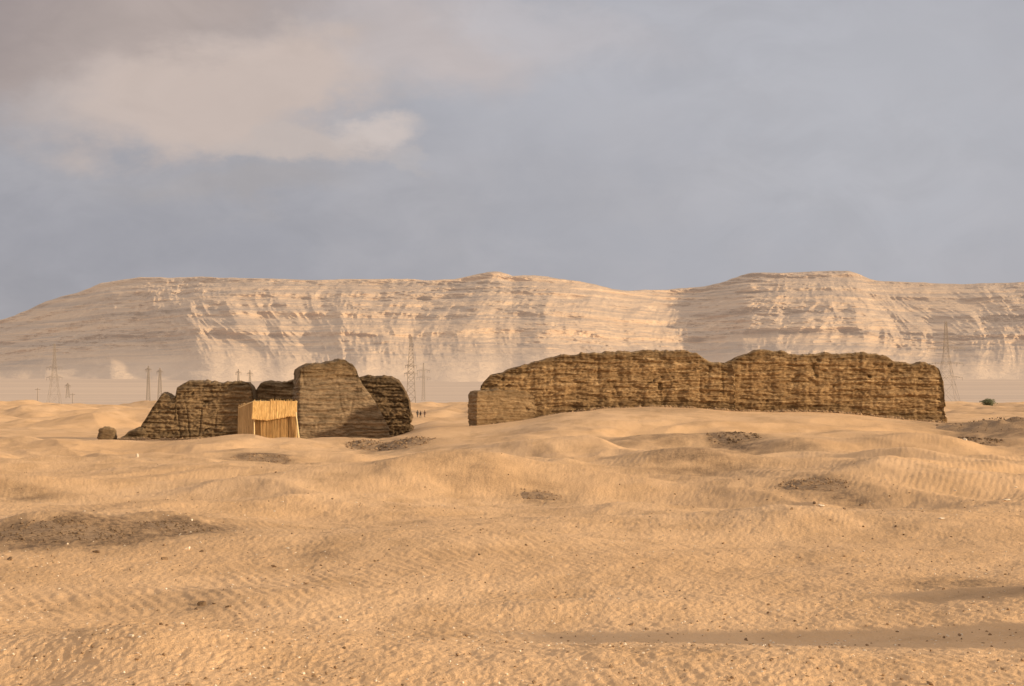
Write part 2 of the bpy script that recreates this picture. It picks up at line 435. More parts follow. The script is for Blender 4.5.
def hills(name, sky, Yfoot, Yrim, seed, zfoot, bend, spur=1.0, nrow=300):
    px = np.concatenate([np.linspace(-900, -45, 160), np.linspace(-40, 1064, 1700), np.linspace(1070, 2000, 170)]); ncol = len(px)
    yf = Yfoot+bend(px)
    yr = Yrim+bend(px)
    yf = yf+120*fbm(px/90, seed*1.0, o=3)
    ang = (px-512)/F
    skyz = CH-(np.interp(px, [a for a, b in sky], [b for a, b in sky])-HY)/F*yr
    Xm = ang*yf
    skyz = skyz + 2.2*fbm(Xm/45, seed+.5, o=3)
    v = np.linspace(0, 1, nrow)
    V, XM = np.meshgrid(v, Xm, indexing='ij')
    A = np.broadcast_to(ang, V.shape); SZ = np.broadcast_to(skyz, V.shape)
    YF = np.broadcast_to(yf, V.shape); YR = np.broadcast_to(yr, V.shape)
    z = zfoot+V*np.maximum(SZ-zfoot, 1)
    # depth profile: gentle talus, cliff bands, narrow benches
    d = np.interp(v, [0, .02, .06, .14, .24, .34, .44, .48, .60, .66, .80, .84, .94, .985, 1.0], [0, .12, .25, .39, .50, .59, .66, .67, .77, .785, .885, .895, .965, .975, 1.0])
    Dp = np.broadcast_to(d[:, None], V.shape)
    yb = YF+Dp*(YR-YF)
    # spurs and gullies (stronger in the middle of the slope)
    w = np.sin(np.clip(V, 0, 1)*math.pi)**.8*sst(.08, .36, V)*np.clip(.85+.8*pn(XM/420, V*.8, seed+13), .35, 1.3)
    wa = XM+60*pn(XM/260, V*1.1, seed)+(V-.5)*130*pn(XM/420, .5, seed+3)
    sp = ridged(wa/190, .7*V, seed+1.0, o=3, g=.5)
    sp2 = ridged(wa/58+2, 1.5*V, seed+2.0, o=4, g=.6)
    yb = yb - spur*w*(56*sp+17*sp2) + spur*42*w
    # hard layers stand proud
    zz = z+4*pn(XM/160, 0.0, seed)
    led = np.tanh(3*pn(XM/900, zz/11.5, seed+4))+.7*np.tanh(3*pn(XM/500, zz/5.2, seed+9))
    yb = yb - led*3.4*sst(.16, .4, V)*np.clip(.6+pn(XM/240, V*3, seed+5), .1, 1.4)
    rough = fbm((XM+z*.5)/34, z/9, seed+3, o=4, g=.62)
    yb = yb - rough*(5+9*sst(.2, .5, V)*np.clip(.5+1.2*pn(XM/200, V*3, seed+7), 0, 1.5))
    # fans of scree low down
    z = z + 4*(1-V)*pn(XM/120, V*2, seed+6)*sst(0, .1, V)+2*(1-V)*ridged(XM/150, V*.3, seed+8, o=2)*sst(.03, .2, V)*(1-sst(.25, .45, V))
    X = A*yb
    co = np.stack([X, yb, z], -1)
    # plateau behind the rim
    ext = []
    for k in (30, 90, 200, 500, 1500, 4000):
        e = co[-1].copy(); e[:, 0] = e[:, 0]*(1+k/e[:, 1]); e[:, 1] += k; e[:, 2] -= 1.5+k*.004
        e[:, 2] += 1.5*pn(e[:, 0]/60, k*.1)
        ext.append(e)
    co = np.concatenate([co, np.stack(ext)], 0)
    nr = co.shape[0]
    vv = np.concatenate([V.ravel(), np.ones(len(ext)*ncol)])
    cs = np.concatenate([(led.ravel()*.5+.5), np.full(len(ext)*ncol, .5)])
    me = np_mesh(name, co.reshape(-1, 3), grid_faces(nr, ncol), True, {'slope': vv, 'layer': cs})
    return tag(link(name, me, m_rock), kind='structure')

m_rock, t = material('limestone')
P = t.P
sx = t.new('ShaderNodeSeparateXYZ'); t.put(sx.inputs[0], P)
st = t.noise(t.scale(P, (.0016, .0016, .085)), 1, 6, .7)
st2 = t.noise(t.scale(P, (.004, .004, .28), (0, 0, 7)), 1, 4, .7)
rg = t.noise(t.scale(P, (.03, .03, .06)), 1, 5, .7)
c = t.mix(t.mr(st, .38, .62), (.48, .335, .215), (.35, .262, .195))
c = t.mix(t.math('MULTIPLY', t.mr(st2, .52, .62), .7), c, (.25, .195, .16))
c = t.mix(t.math('MULTIPLY', t.mr(rg, .5, .66), .4), c, (.60, .45, .31))
c = t.mix(t.math('MULTIPLY', t.mr(t.attr('layer'), .45, .1), .45), c, (.25, .195, .16))
c = t.mix(t.mr(t.attr('slope'), .36, .10), c, t.mix(t.mr(t.noise(t.scale(P, (.012, .004, .01)), 1, 4, .6), .35, .65), (.58, .435, .31), (.49, .37, .27)))
t.put(t.b.inputs['Base Color'], c)
set_bump(t, t.noise(t.scale(P, (.05, .05, .12)), 1, 6, .75), 6.0, .8)
t.b.inputs['Emission Color'].default_value = (.54, .425, .345, 1); t.b.inputs['Emission Strength'].default_value = .31  # even glow imitates distance haze on the cliffs

SKYA = [p for p in SKY if p[0] <= 590]+[(605, 286.5), (622, 290)]+[p for p in SKY2 if p[0] >= 640]
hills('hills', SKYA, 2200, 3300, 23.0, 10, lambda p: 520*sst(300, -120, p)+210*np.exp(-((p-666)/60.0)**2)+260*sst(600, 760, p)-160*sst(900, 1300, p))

# ------------------------------------------------------------------ small things
def bm_obj(name, bm, mat, parent=None, smooth=False):
    me = bpy.data.meshes.new(name); bm.to_mesh(me); bm.free()
    for p in me.polygons: p.use_smooth = smooth
    return link(name, me, mat, parent)

def bar(bm, a, b, r, r2=None, n=5):
    a = Vector(a); b = Vector(b); d = (b-a)
    if d.length < 1e-6: return
    q = d.to_track_quat('Z', 'Y'); r2 = r if r2 is None else r2
    va = []; vb = []
    for i in range(n):
        t_ = 2*math.pi*i/n
        va.append(bm.verts.new(a+q @ Vector((r*math.cos(t_), r*math.sin(t_), 0))))
        vb.append(bm.verts.new(b+q @ Vector((r2*math.cos(t_), r2*math.sin(t_), 0))))
    for i in range(n):
        bm.faces.new((va[i], va[(i+1) % n], vb[(i+1) % n], vb[i]))
    bm.faces.new(va[::-1]); bm.faces.new(vb)

def simple_mat(name, c1, c2, scale=(3, 3, 3), rough=.9, bumpd=.02, metal=0):
    m, t = material(name, rough)
    n = t.noise(t.scale(t.P, scale), 1, 5, .7)
    t.put(t.b.inputs['Base Color'], t.mix(t.mr(n, .38, .62), c1, c2)); t.b.inputs['Metallic'].default_value = metal
    set_bump(t, n, bumpd, .8)
    return m
m_steel = simple_mat('galvanised_steel', (.29, .245, .215), (.36, .305, .265), rough=.6)  # colour lightened to imitate haze in front of the distant pylons
m_darkrock = simple_mat('dark_rock', (.13, .085, .052), (.25, .17, .105), (6, 6, 6), bumpd=.05)
m_palerock = simple_mat('pale_limestone', (.62, .50, .37), (.80, .70, .57), (6, 6, 6), bumpd=.03)
m_brownrock = simple_mat('brown_brick_rubble', (.22, .145, .085), (.36, .24, .145), (6, 6, 6), bumpd=.04)
m_reed = simple_mat('bright_reeds', (.66, .42, .17), (.84, .57, .25), (5, 5, .6), bumpd=.06)
m_reedw = simple_mat('reed_matting', (.42, .285, .15), (.60, .42, .225), (7, 7, .5), bumpd=.05)
m_reedd = simple_mat('dark_reed_matting', (.38, .235, .10), (.56, .355, .155), (3, 3, .5), bumpd=.05)
m_wood = simple_mat('pale_wood_post', (.66, .50, .27), (.80, .63, .36), (8, 8, 1), bumpd=.01)

# ---- reed hut
YH = 297.0
hx0, hx1 = WX(236, YH), WX(299, YH)
hz = gz((hx0+hx1)/2, YH)
hut = empty('reed_hut', ((hx0+hx1)/2, YH, hz), 'straw yellow reed hut with a shaggy thatched front, among the left ruins', 'hut')
def HP(px, py, dy=0): return Vector((WX(px, YH), YH+dy, WZ(py, YH)))-Vector(hut.location)
def reed_panel(name, mat, A, B, C_, D, n, rad, ragged=0.0, rows=1, lean=.02):
    """reeds standing side by side between the lower edge A-B and the upper edge D-C"""
    bm = bmesh.new()
    A, B, C_, D = map(Vector, (A, B, C_, D))
    rs = random.Random(n)
    nrm = (B-A).cross(D-A).normalized()
    for i in range(n):
        f = (i+.5)/n
        lo = A.lerp(B, f); hi = D.lerp(C_, f)
        hi = hi+(hi-lo).normalized()*ragged*rs.uniform(-.4, 1.0)**3*1.0+(B-A).normalized()*rs.uniform(-lean, lean)*6
        off = nrm*rs.uniform(-.07, .07)
        bar(bm, lo+off, hi+off, rad*rs.uniform(.8, 1.4), rad*rs.uniform(.4, .9), 5)
    # woven backing
    vs_ = [bm.verts.new(p-nrm*.0) for p in (A, B, C_, D)]
    bm.faces.new(vs_)
    return bm_obj(name, bm, mat, hut)
zt = 401
gl = 443
# side wall turned away, front wall, hanging thatch, post
reed_panel('side_wall', m_reedw, HP(235, gl, 3.6), HP(254.5, gl, 0), HP(254, 401.5, 0), HP(235.5, 406, 3.6), 130, .04, .25)
reed_panel('front_wall', m_reedd, HP(254.5, gl, 0), HP(296.5, gl, 0), HP(296.5, 402, .2), HP(254.5, 402, .2), 230, .04, .1)
reed_panel('side_wall', m_reedw, HP(296.5, gl, 0), HP(293, gl, 5), HP(293, 404, 5), HP(296.5, 402, 0), 50, .05, .3)
reed_panel('back_wall', m_reedw, HP(235, gl, 3.6), HP(293, gl, 5.0), HP(293, 404, 5.0), HP(235.5, 408, 3.6), 90, .05, .4)
bm = bmesh.new()
rs = random.Random(5)
for lay in range(3):
    for i in range(420):
        f = (i+rs.random())/420
        px = 253.5+43.5*f
        edge = np.interp(f, [0, .12, .35, .75, .80, 1.0], [418.5, 419, 420, 417, 416, 416])+rs.uniform(-.8, .7)
        up = 401.6+rs.uniform(-.6, .4)-(1.8 if rs.random() < .03 else 0)-(.6 if .4 < f < .7 else 0)
        bar(bm, HP(px+rs.uniform(-.6, .6)-.4, edge, -.62-.08*lay-rs.random()*.1), HP(px+rs.uniform(-.8, .8), up, -.12-.09*lay), .04, .02, 5)
bm_obj('thatch', bm, m_reed, hut)
bm = bmesh.new()
for (a, b) in (((235.5, 408, 3.6), (254, 401.3, -.05)), ((254, 401.3, -.05), (297, 402, -.05)), ((297, 402, 0), (293, 404, 5)), ((235.5, 408, 3.6), (293, 404, 5))):
    bar(bm, HP(*a), HP(*b), .09, .08, 8)
bm_obj('roof_pole', bm, m_wood, hut)
bm = bmesh.new(); vs_ = [bm.verts.new(HP(*p)) for p in ((235.5, 408.6, 3.6), (254, 402.2, .05), (296.7, 402.6, .1), (293, 404.6, 5))]; bm.faces.new(vs_)
bm_obj('roof', bm, m_reedw, hut)
bm = bmesh.new(); bar(bm, HP(300.2, gl, -.9), HP(296.6, 412, -.75), .17, .09, 8); bm_obj('corner_post', bm, m_wood, hut)
bm = bmesh.new(); bar(bm, HP(255, gl, -.35), HP(254.6, 417, -.3), .11, .09, 8); bm_obj('corner_post', bm, m_wood, hut)
reed_panel('door_mat', m_reedd, HP(261.5, gl, -.35), HP(289, gl, -.35), HP(289, 413, -.3), HP(261.5, 415, -.3), 150, .04, .1)
reed_panel('shutter', m_reed, HP(289.5, gl, -.4), HP(295.5, gl, -.4), HP(295.5, 414.5, -.35), HP(289.5, 414.5, -.35), 16, .05, .1).data.materials[0] = m_reedd

# ---- pylons
def pylon(name, px, Y, pytop, arms, half0, half1, label, group, lat=.09, legr=.14, nb=9, pyb=None):
    x = WX(px, Y); z0 = gz(x, Y)
    top_z = WZ(pytop, Y)
    H = top_z-z0
    r = empty(name, (x, Y, z0), label, 'pylon', group)
    waist = .62*H
    def hw(z):
        if z < waist: return half0+(half1-half0)*(z/waist)**.8
        return half1+(half1*.35-half1)*(z-waist)/(H-waist)
    for sx_, sy_ in ((-1, -1), (1, -1), (1, 1), (-1, 1)):
        bm = bmesh.new(); zs = [0, waist*.5, waist, H]
        for a, b in zip(zs, zs[1:]): bar(bm, (sx_*hw(a), sy_*hw(a), a), (sx_*hw(b), sy_*hw(b), b), legr, legr*.8, 4)
        bm_obj('leg', bm, m_steel, r)
    bm = bmesh.new()
    z = 0
    while z < H*.98:
        zn = min(z+max(hw(z)*1.7, 1.4), H)
        a, b = hw(z), hw(zn)
        for q in range(4):
            c1 = [(-1, -1), (1, -1), (1, 1), (-1, 1)][q]; c2 = [(-1, -1), (1, -1), (1, 1), (-1, 1)][(q+1) % 4]
            bar(bm, (c1[0]*a, c1[1]*a, z), (c2[0]*b, c2[1]*b, zn), lat, lat, 3)
            bar(bm, (c2[0]*a, c2[1]*a, z), (c1[0]*b, c1[1]*b, zn), lat, lat, 3)
            bar(bm, (c1[0]*b, c1[1]*b, zn), (c2[0]*b, c2[1]*b, zn), lat, lat, 3)
        z = zn
    bm_obj('lattice', bm, m_steel, r)
    for (py, half) in arms:
        za = WZ(py, Y)-z0; L = half; h = hw(za)
        bm = bmesh.new()
        for sy_ in (-1, 1):
            for sg in (-1, 1):
                bar(bm, (0, sy_*h, za), (sg*L, 0, za+.3), legr*.8, legr*.5, 4)
                bar(bm, (sg*h*.5, sy_*h, za+1.5), (sg*L, 0, za+.4), lat, lat, 3)
                for k in range(1, 6):
                    f = k/6
                    bar(bm, (sg*L*f, sy_*h*(1-f), za+.3*f), (sg*L*(f-.08), sy_*h*(1-f), za+1.5*(1-f)+.4*f), lat*.8, lat*.8, 3)
        am = bm_obj('crossarm', bm, m_steel, r)
        for sg in (-1, 1):
            for k in (.98, .6):
                bm = bmesh.new(); 
                for i in range(4): bar(bm, (sg*L*k, 0, za+.2-i*.45), (sg*L*k, 0, za-.12-i*.45), .16, .10, 6)
                bm_obj('insulator', bm, m_steel, am)
    return r
G_ = 'lattice power pylons on the plain'
pylon('power_pylon', 946, 1210, 321, [(349, 11.5), (364, 10.5), (378, 10)], 7.5, 1.5, 'tall pylon with wide crossarms rising behind the right end of the long wall', G_, .075, .11)
pylon('power_pylon', 411, 1250, 336, [(366, 3.5), (374, 4.2)], 3.0, 1.7, 'tall narrow pylon in the gap beside the tallest ruin, taller of two', G_, .09, .14)
pylon('power_pylon', 423.5, 1420, 363, [(371, 4.5), (378, 4.8)], 1.2, .7, 'shorter slim pylon in the gap between the ruins, right of the taller one', G_, .08, .12)
pylon('power_pylon', 54.5, 1250, 343, [(368, 5), (378, 5)], 4.2, 1.0, 'faint wide-legged pylon at far left against the cliffs, tallest of its cluster', G_, .06, .09)
pylon('power_pylon', 148.5, 1350, 366, [(370, 2.2)], 1.3, .8, 'slim mast just left of the jagged left ruin, left of a pair', G_, .09, .15)
pylon('power_pylon', 160, 1340, 368, [(372, 2.2)], 1.5, .9, 'slim mast just left of the jagged left ruin, right of a pair', G_, .09, .15)
pylon('power_pylon', 238.5, 1450, 369, [(373, 2.2)], 1.2, .7, 'thin mast top showing over the flat top of the jagged left ruin', G_, .08, .12)
pylon('power_pylon', 250, 1450, 370, [(374, 2.2)], 1.2, .7, 'thin mast top showing above the notch between the two left ruins', G_, .08, .12)
pylon('power_pylon', 68, 1500, 383, [(386, 2.2)], 1.4, .8, 'short thin mast at far left, right of the wide-legged pylon', G_, .07, .11)
def pole(px, Y, pyt, lab):
    x = WX(px, Y); z0 = gz(x, Y); r = empty('utility_pole', (x, Y, z0), lab, 'pole', 'utility poles on the plain'); H = WZ(pyt, Y)-z0
    bm = bmesh.new(); bar(bm, (0, 0, -.5), (0, 0, H), .30, .2, 8); bm_obj('pole_shaft', bm, m_steel, r)
    bm = bmesh.new(); bar(bm, (-1.6, 0, H-.8), (1.6, 0, H-.8), .15, .15, 5); bm_obj('crossarm', bm, m_steel, r)
pole(38, 1150, 388, 'short plain pole at far left, left of the wide-legged pylon')
pole(73, 1200, 393, 'shortest plain pole at far left, right of the wide-legged pylon')

# ---- rocks
def rock_mesh(seed, flat=.6):
    bm = bmesh.new(); bmesh.ops.create_icosphere(bm, subdivisions=2, radius=.5)
    rs = random.Random(seed); o = rs.random()*50
    cuts = [(Vector((rs.gauss(0, 1), rs.gauss(0, 1), rs.gauss(0, 1))).normalized(), rs.uniform(.22, .38)) for _ in range(9)]
    for v in bm.verts:
        p = v.co
        for nrm, d in cuts:
            e = p.dot(nrm)-d
            if e > 0: p = p-nrm*e
        p = p*(1+.16*float(pn(p.x*3+o, p.y*3, p.z*3)))
        v.co = (p.x*1.25, p.y, p.z*flat*1.2)
    me = bpy.data.meshes.new('rock'); bm.to_mesh(me); bm.free()
    return me
ROCKS = {}
for nm, mt in (('dark', m_darkrock), ('pale', m_palerock), ('brown', m_brownrock)):
    ROCKS[nm] = []
    for k in range(5):
        me = rock_mesh(k*7+len(nm), .55+.08*k); me.materials.append(mt); ROCKS[nm].append(me)
def rock(kind, px, py, w_px, label, group=None, asp=1.0, name='rock', tall=1.0):
    x, y, z = hit(px, py)
    w = w_px/F*y
    o = bpy.data.objects.new(name, random.choice(ROCKS[kind])); col.objects.link(o)
    o.location = (x, y, gz(x, y)+.12*w); o.scale = (w, w*asp, w*tall); o.rotation_euler = (random.uniform(-.3, .3), random.uniform(-.3, .3), random.uniform(0, 6.28))
    return tag(o, label, 'rock', group)
rock('dark', 203.5, 604, 8, 'square dark stone in the left foreground, biggest in its little row', None, tall=1.1)
rock('dark', 197.5, 609, 5.5, 'small dark stone touching the lower left of the square dark stone')
rock('dark', 230, 607, 7, 'flat dark stone right of the square dark stone, left foreground', None, tall=.7)
rock('dark', 215, 603.5, 5, 'smallest dark stone between the square and the flat dark stones', None, tall=.6)
rock('pale', 133.5, 636, 6, 'white stone at lower left, left of a touching pair')
rock('pale', 141, 637, 6, 'white stone at lower left, right of a touching pair', None, tall=.7)
rock('pale', 189, 549, 7, 'white stone just below the dark debris bank at left', None, tall=.8)
rock('dark', 166, 559, 6.5, 'dark stone on open sand below the white stone, left side')
rock('dark', 12, 559, 6, 'dark stone on open sand at the far left edge')
rock('dark', 97, 552, 8, 'wide dark stone at the lower edge of the left debris bank', None, tall=.6)
rock('dark', 203, 551.5, 5, 'dark stone just right of the white stone by the debris bank')
rock('pale', 138, 457, 4, 'white upright stone on the sand in front of the jagged left ruin', None, tall=1.8)
rock('pale', 183, 623, 4, 'small white stone below the square dark stone, left foreground')
rock('pale', 6, 650, 5, 'pale stone at the lower left corner')
rock('pale', 340, 617, 5, 'pale stone alone on the sand left of centre foreground')
rock('dark', 345, 647.5, 5, 'dark stone in the centre-left foreground near small pale chips', None, tall=.8)
rock('pale', 265, 648, 4.5, 'pale stone in the lower left foreground below the white pair')
rock('pale', 371, 608, 3.6, 'tiny pale stone on open sand just left of centre')
rock('pale', 287, 570, 4, 'pale stone in the middle of the left half of the sand')
rock('brown', 307, 583, 6, 'flat brown stone in the middle of the left half of the sand', None, tall=.5)
rock('brown', 275, 566, 6, 'brown stone beside the pale one in the left middle ground', None, tall=.5)
rock('pale', 548, 645, 4, 'small white stone in the bottom middle of the sand')
rock('dark', 745, 639, 4, 'small dark stone in the bottom right-centre shade')
rock('brown', 631, 624, 7, 'wide brown stone at the edge of the shaded hollow, bottom centre', None, tall=.4)
rock('brown', 928, 683, 9, 'low brown stone at the very bottom right')
rock('dark', 814, 504, 5, 'dark stone among the rubble right of centre, leftmost')
rock('dark', 844, 509, 5, 'dark stone among the rubble right of centre, middle one', None, tall=.7)
rock('dark', 860, 505, 6, 'dark stone among the rubble right of centre, rightmost', None, tall=.7)
rock('dark', 791, 509.5, 4.5, 'dark stone standing apart left of the right rubble stones')
rock('pale', 820, 506, 7, 'whitish flat stone among the dark rubble stones right of centre', None, tall=.4)
rock('pale', 1005, 501, 11, 'long whitish flat slab on the sand near the right edge', None, tall=.25, asp=.5)
rock('brown', 1006, 500.5, 5, 'brown stone at the end of the long white slab, right edge')
rock('pale', 940, 519, 9, 'yellowish flat slab on the sand right of centre', None, tall=.25, asp=.6)
rock('dark', 895, 527, 4, 'small dark stone left of the yellowish slab')
# scattered loose stones, each one of its own
G1, G2, G3 = 'pale stones scattered on open sand', 'dark stones scattered on open sand', 'brown brick lumps scattered on open sand'
L1, L2, L3 = 'very small pale chip of stone lying loose on open sand', 'very small dark chip of stone lying loose on open sand', 'very small brown lump of old brick lying loose on sand'
for k in range(260):
    px = random.uniform(2, 1022); py = 470+214*random.random()**.8
    if random.random() < .35: px = random.gauss(random.choice((80, 180, 860, 940, 300)), 45); py = random.gauss(520, 26)
    if not (0 < px < 1024) or py < 465: continue
    kd = random.choice(('pale', 'pale', 'dark', 'brown', 'brown'))
    rock(kd, px, py, random.uniform(1.3, 3.6)*(.7+(py-440)/500), {'pale': L1, 'dark': L2, 'brown': L3}[kd], {'pale': G1, 'dark': G2, 'brown': G3}[kd], tall=random.uniform(.5, 1))

# gravel that nobody could count, merged meshes of chips
def chips(name, pts, mat, kindtag, smin, smax, parent=None, origin=(0, 0, 0)):
    base = []
    for k in range(4):
        bm = bmesh.new(); bmesh.ops.create_icosphere(bm, subdivisions=1, radius=.5)
        rs = random.Random(k+40)
        for v in bm.verts: v.co = v.co*rs.uniform(.6, 1.1)
        bm.verts.ensure_lookup_table()
        base.append((np.array([v.co[:] for v in bm.verts]), [[v.index for v in f.verts] for f in bm.faces])); bm.free()
    V_, F_ = [], []; n = 0
    for (x, y, z) in pts:
        b, f = random.choice(base); s = smin+(smax-smin)*random.random()**2.2
        a = random.uniform(0, 6.28); c_, s_ = math.cos(a), math.sin(a)
        q = b*np.array([s*random.uniform(.8, 1.5), s, s*random.uniform(.4, .9)])
        q = np.stack([q[:, 0]*c_-q[:, 1]*s_+x, q[:, 0]*s_+q[:, 1]*c_+y, q[:, 2]+z+s*.12], -1)-np.array(origin)
        V_.append(q); F_ += [[i+n for i in t3] for t3 in f]; n += len(b)
    me = bpy.data.meshes.new(name); me.from_pydata(np.concatenate(V_).tolist(), [], F_); me.update()
    o = link(name, me, mat, parent)
    if parent is None: o.location = origin
    return o
def scatter(n, y0, y1, dens=None):
    Y = 1/(rng.uniform(1/y1, 1/y0, n)); X = rng.uniform(-.29, .29, n)*Y
    m = (fbm(X/9, Y/14, 3.3, o=2)+.25 > rng.uniform(-.3, .8, n))
    X, Y = X[m], Y[m]
    return list(zip(X, Y, height(X, Y)))
tag(chips('gravel', scatter(6500, 36, 210), m_palerock, 0, .02, .09), kind='stuff')
tag(chips('gravel', scatter(6500, 36, 260), m_brownrock, 0, .02, .12), kind='stuff')

# ---- heaps of rubble
def heap(px, py, rx, ry, hgt, n, mat, label, smin=.08, smax=.5):
    x, y, z = hit(px, py); z0 = gz(x, y)
    o = empty('rubble_heap', (x, y, z0), label, 'rubble')
    # low mound
    nr, nt = 22, 70
    rr = np.linspace(0, 1, nr)[:, None]; th = np.linspace(0, 2*math.pi, nt, endpoint=False)[None, :]
    wob = 1+.28*pn(np.cos(th)*1.6+px, np.sin(th)*1.6+py)
    X = rx*rr*np.cos(th)*wob; Y = ry*rr*np.sin(th)*wob
    Z = height(X+x, Y+y)-z0+hgt*(1-rr**2)**1.2*(.8+.5*fbm((X+px)/(rx*.45), Y/(ry*.45), o=4, g=.5))-.06*rr
    me = np_mesh('mound', np.stack([X, Y, Z], -1).reshape(-1, 3), grid_faces(nr, nt, True))
    link('mound', me, m_brownrock, o)
    pts = []
    for k in range(n):
        a = random.uniform(0, 6.28); r = random.random()**.55*1.12
        xx, yy = rx*r*math.cos(a), ry*r*math.sin(a)
        pts.append((x+xx, y+yy, gz(x+xx, y+yy)+max(0, hgt*(1-min(r, 1)**2)*.9)))
    c = chips('brick_lumps', pts, mat, 0, smin, smax, o, (x, y, z0)); c['kind'] = 'stuff'
    return o
heap(405, 445, 3.4, 5, .75, 260, m_brownrock, 'low heap of broken brick on the sand in front of the tallest ruin')
heap(368, 446, 2.6, 4, .35, 150, m_brownrock, 'flat scatter of broken brick left of the heap before the tallest ruin')
heap(734, 437, 2.8, 3.4, .35, 130, m_darkrock, 'thin dark heap on the sand in front of the wall dip')
heap(970, 441, 3.4, 3.6, .45, 260, m_darkrock, 'dark rubble heap with a white stone, near the right edge')
heap(993, 427, 7.5, 7, 1.1, 120, m_darkrock, 'long low dark mound right of the end of the long wall', .1, .4)
heap(812, 486, 2.4, 2.6, .32, 200, m_brownrock, 'small elongated dark heap on the sand right of centre', .05, .25)
heap(60, 533, 3.0, 2.2, .16, 420, m_darkrock, 'dark gravelly debris bank on the left side of the sand', .03, .16)
heap(178, 527, 1.6, 1.8, .12, 200, m_darkrock, 'dark debris patch right of the long debris bank, left side', .03, .14)
heap(262, 461, 2.8, 2.6, .18, 160, m_brownrock, 'flat dark patch of debris on the sand in front of the reed hut', .05, .25)
heap(540, 496, 1.6, 2, .16, 80, m_brownrock, 'tiny low brown heap in the centre of the sand', .04, .2)
rock('pale', 964, 440, 4.5, 'white stone on the dark rubble heap near the right edge')

# ---- bush
def bush(px, Y, pyt, pyb, wpx):
    x = WX(px, Y); z0 = gz(x, Y); H = (pyb-pyt)/F*Y; W = wpx/F*Y/2
    r = empty('desert_bush', (x, Y, z0), 'rounded green bush alone on the plain at the right edge', 'bush')
    m, t = material('bush_leaves', .8)
    t.put(t.b.inputs['Base Color'], t.mix(t.mr(t.noise(t.P, 1.2, 3), .4, .6), (.10, .115, .065), (.19, .19, .11)))  # leaf colours paled to imitate haze
    bm = bmesh.new(); rs = random.Random(3)
    for k in range(3800):
        v = Vector((rs.gauss(0, 1), rs.gauss(0, 1), rs.gauss(0, 1))).normalized()*rs.uniform(.55, 1.0)
        lob = 1+.75*float(pn(v.x*2.4+4, v.y*2.4, v.z*2.4))
        c = Vector((v.x*W*lob, v.y*W*lob, H*.5+v.z*H*.52*lob))
        if c.z < 0: continue
        a = Vector((rs.gauss(0, 1), rs.gauss(0, 1), rs.gauss(0, 1))).normalized(); b = a.orthogonal().normalized()
        L = rs.uniform(.12, .26)
        bm.faces.new([bm.verts.new(c+p) for p in (a*L, b*L*.5, -a*L, -b*L*.5)])
    bm_obj('foliage', bm, m, r)
    bm = bmesh.new()
    for k in range(14):
        a = rs.uniform(0, 6.28); bar(bm, (.1*math.cos(a), .1*math.sin(a), -.2), (W*.6*math.cos(a), W*.6*math.sin(a), H*rs.uniform(.4, .8)), .09, .03)
    bm_obj('stem', bm, m_darkrock, r)
bush(988, 900, 397.5, 404.5, 13)

# ---- three walkers
def person(px, py, hh, label, step, col_top, col_leg, face=0.0):
    x, y, z = hit(px, py); z = gz(x, y)
    sc_ = hh/1.75
    def cm(n, c): 
        return simple_mat(n, c, tuple(q*.7 for q in c), (20, 20, 20), bumpd=.003)
    me = bpy.data.meshes.new('person')
    V_ = [(0, 0, .95, .15), (0, 0, 1.2, .15), (0, 0, 1.42, .14), (0, 0, 1.52, .06), (0, 0, 1.66, .105),
          (-.10, .0, .90, .10), (-.12, -step*.5, .50, .075), (-.12, -step, .08, .05), (-.12, -step-.14, .03, .04),
          (.10, .0, .90, .10), (.12, step*.35, .50, .075), (.12, step*.9, .10, .05), (.12, step*.9-.14, .04, .04),
          (-.20, 0, 1.40, .06), (-.27, .08, 1.13, .045), (-.27, -.05, .88, .04),
          (.20, 0, 1.40, .06), (.27, -.06, 1.13, .045), (.27, -.18, .90, .04)]
    E_ = [(0, 1), (1, 2), (2, 3), (3, 4), (0, 5), (5, 6), (6, 7), (7, 8), (0, 9), (9, 10), (10, 11), (11, 12), (2, 13), (13, 14), (14, 15), (2, 16), (16, 17), (17, 18)]
    me.from_pydata([v[:3] for v in V_], E_, [])
    o = link('person', me, cm('skin_and_trousers', col_leg))
    sk = o.modifiers.new('skin', 'SKIN'); 
    for i, v in enumerate(V_): me.skin_vertices[0].data[i].radius = (v[3], v[3])
    me.skin_vertices[0].data[0].use_root = True
    o.modifiers.new('sub', 'SUBSURF').levels = 1; o.modifiers['sub'].render_levels = 1
    o.location = (x, y, z); o.rotation_euler = (0, 0, face); o.scale = (sc_,)*3
    tag(o, label, 'person', 'people walking behind the ruins')
    # robe/shirt
    n = 18; rows = []
    for (zz, rx_, ry_) in ((.62, .24, .21), (.8, .23, .18), (1.0, .205, .165), (1.25, .225, .17), (1.40, .22, .15), (1.48, .12, .10), (1.50, .075, .075)):
        a = np.linspace(0, 2*math.pi, n, endpoint=False); rows.append(np.stack([rx_*np.cos(a), ry_*np.sin(a), np.full(n, zz)], -1))
    link('robe', np_mesh('robe', np.concatenate(rows), grid_faces(len(rows), n, True)), cm('cloth', col_top), o)
    bm = bmesh.new(); bmesh.ops.create_uvsphere(bm, u_segments=12, v_segments=8, radius=.125)
    for v in bm.verts: v.co = (v.co.x, v.co.y+.015, max(v.co.z, -.03)+1.70)
    bm_obj('headscarf', bm, cm('scarf', tuple(.5*q for q in col_top)), o, True)
person(417.6, 417.3, 1.75, 'dark clothed person behind the ruins, leftmost of three walkers', .22, (.10, .085, .08), (.06, .05, .05), .3)
person(420.6, 417.6, 1.6, 'dark clothed person behind the ruins, middle of three walkers', .16, (.09, .06, .05), (.05, .04, .04), -.4)
person(424.8, 417.2, 1.7, 'dark clothed person behind the ruins, rightmost of three walkers', .18, (.14, .09, .07), (.07, .05, .05), .9)

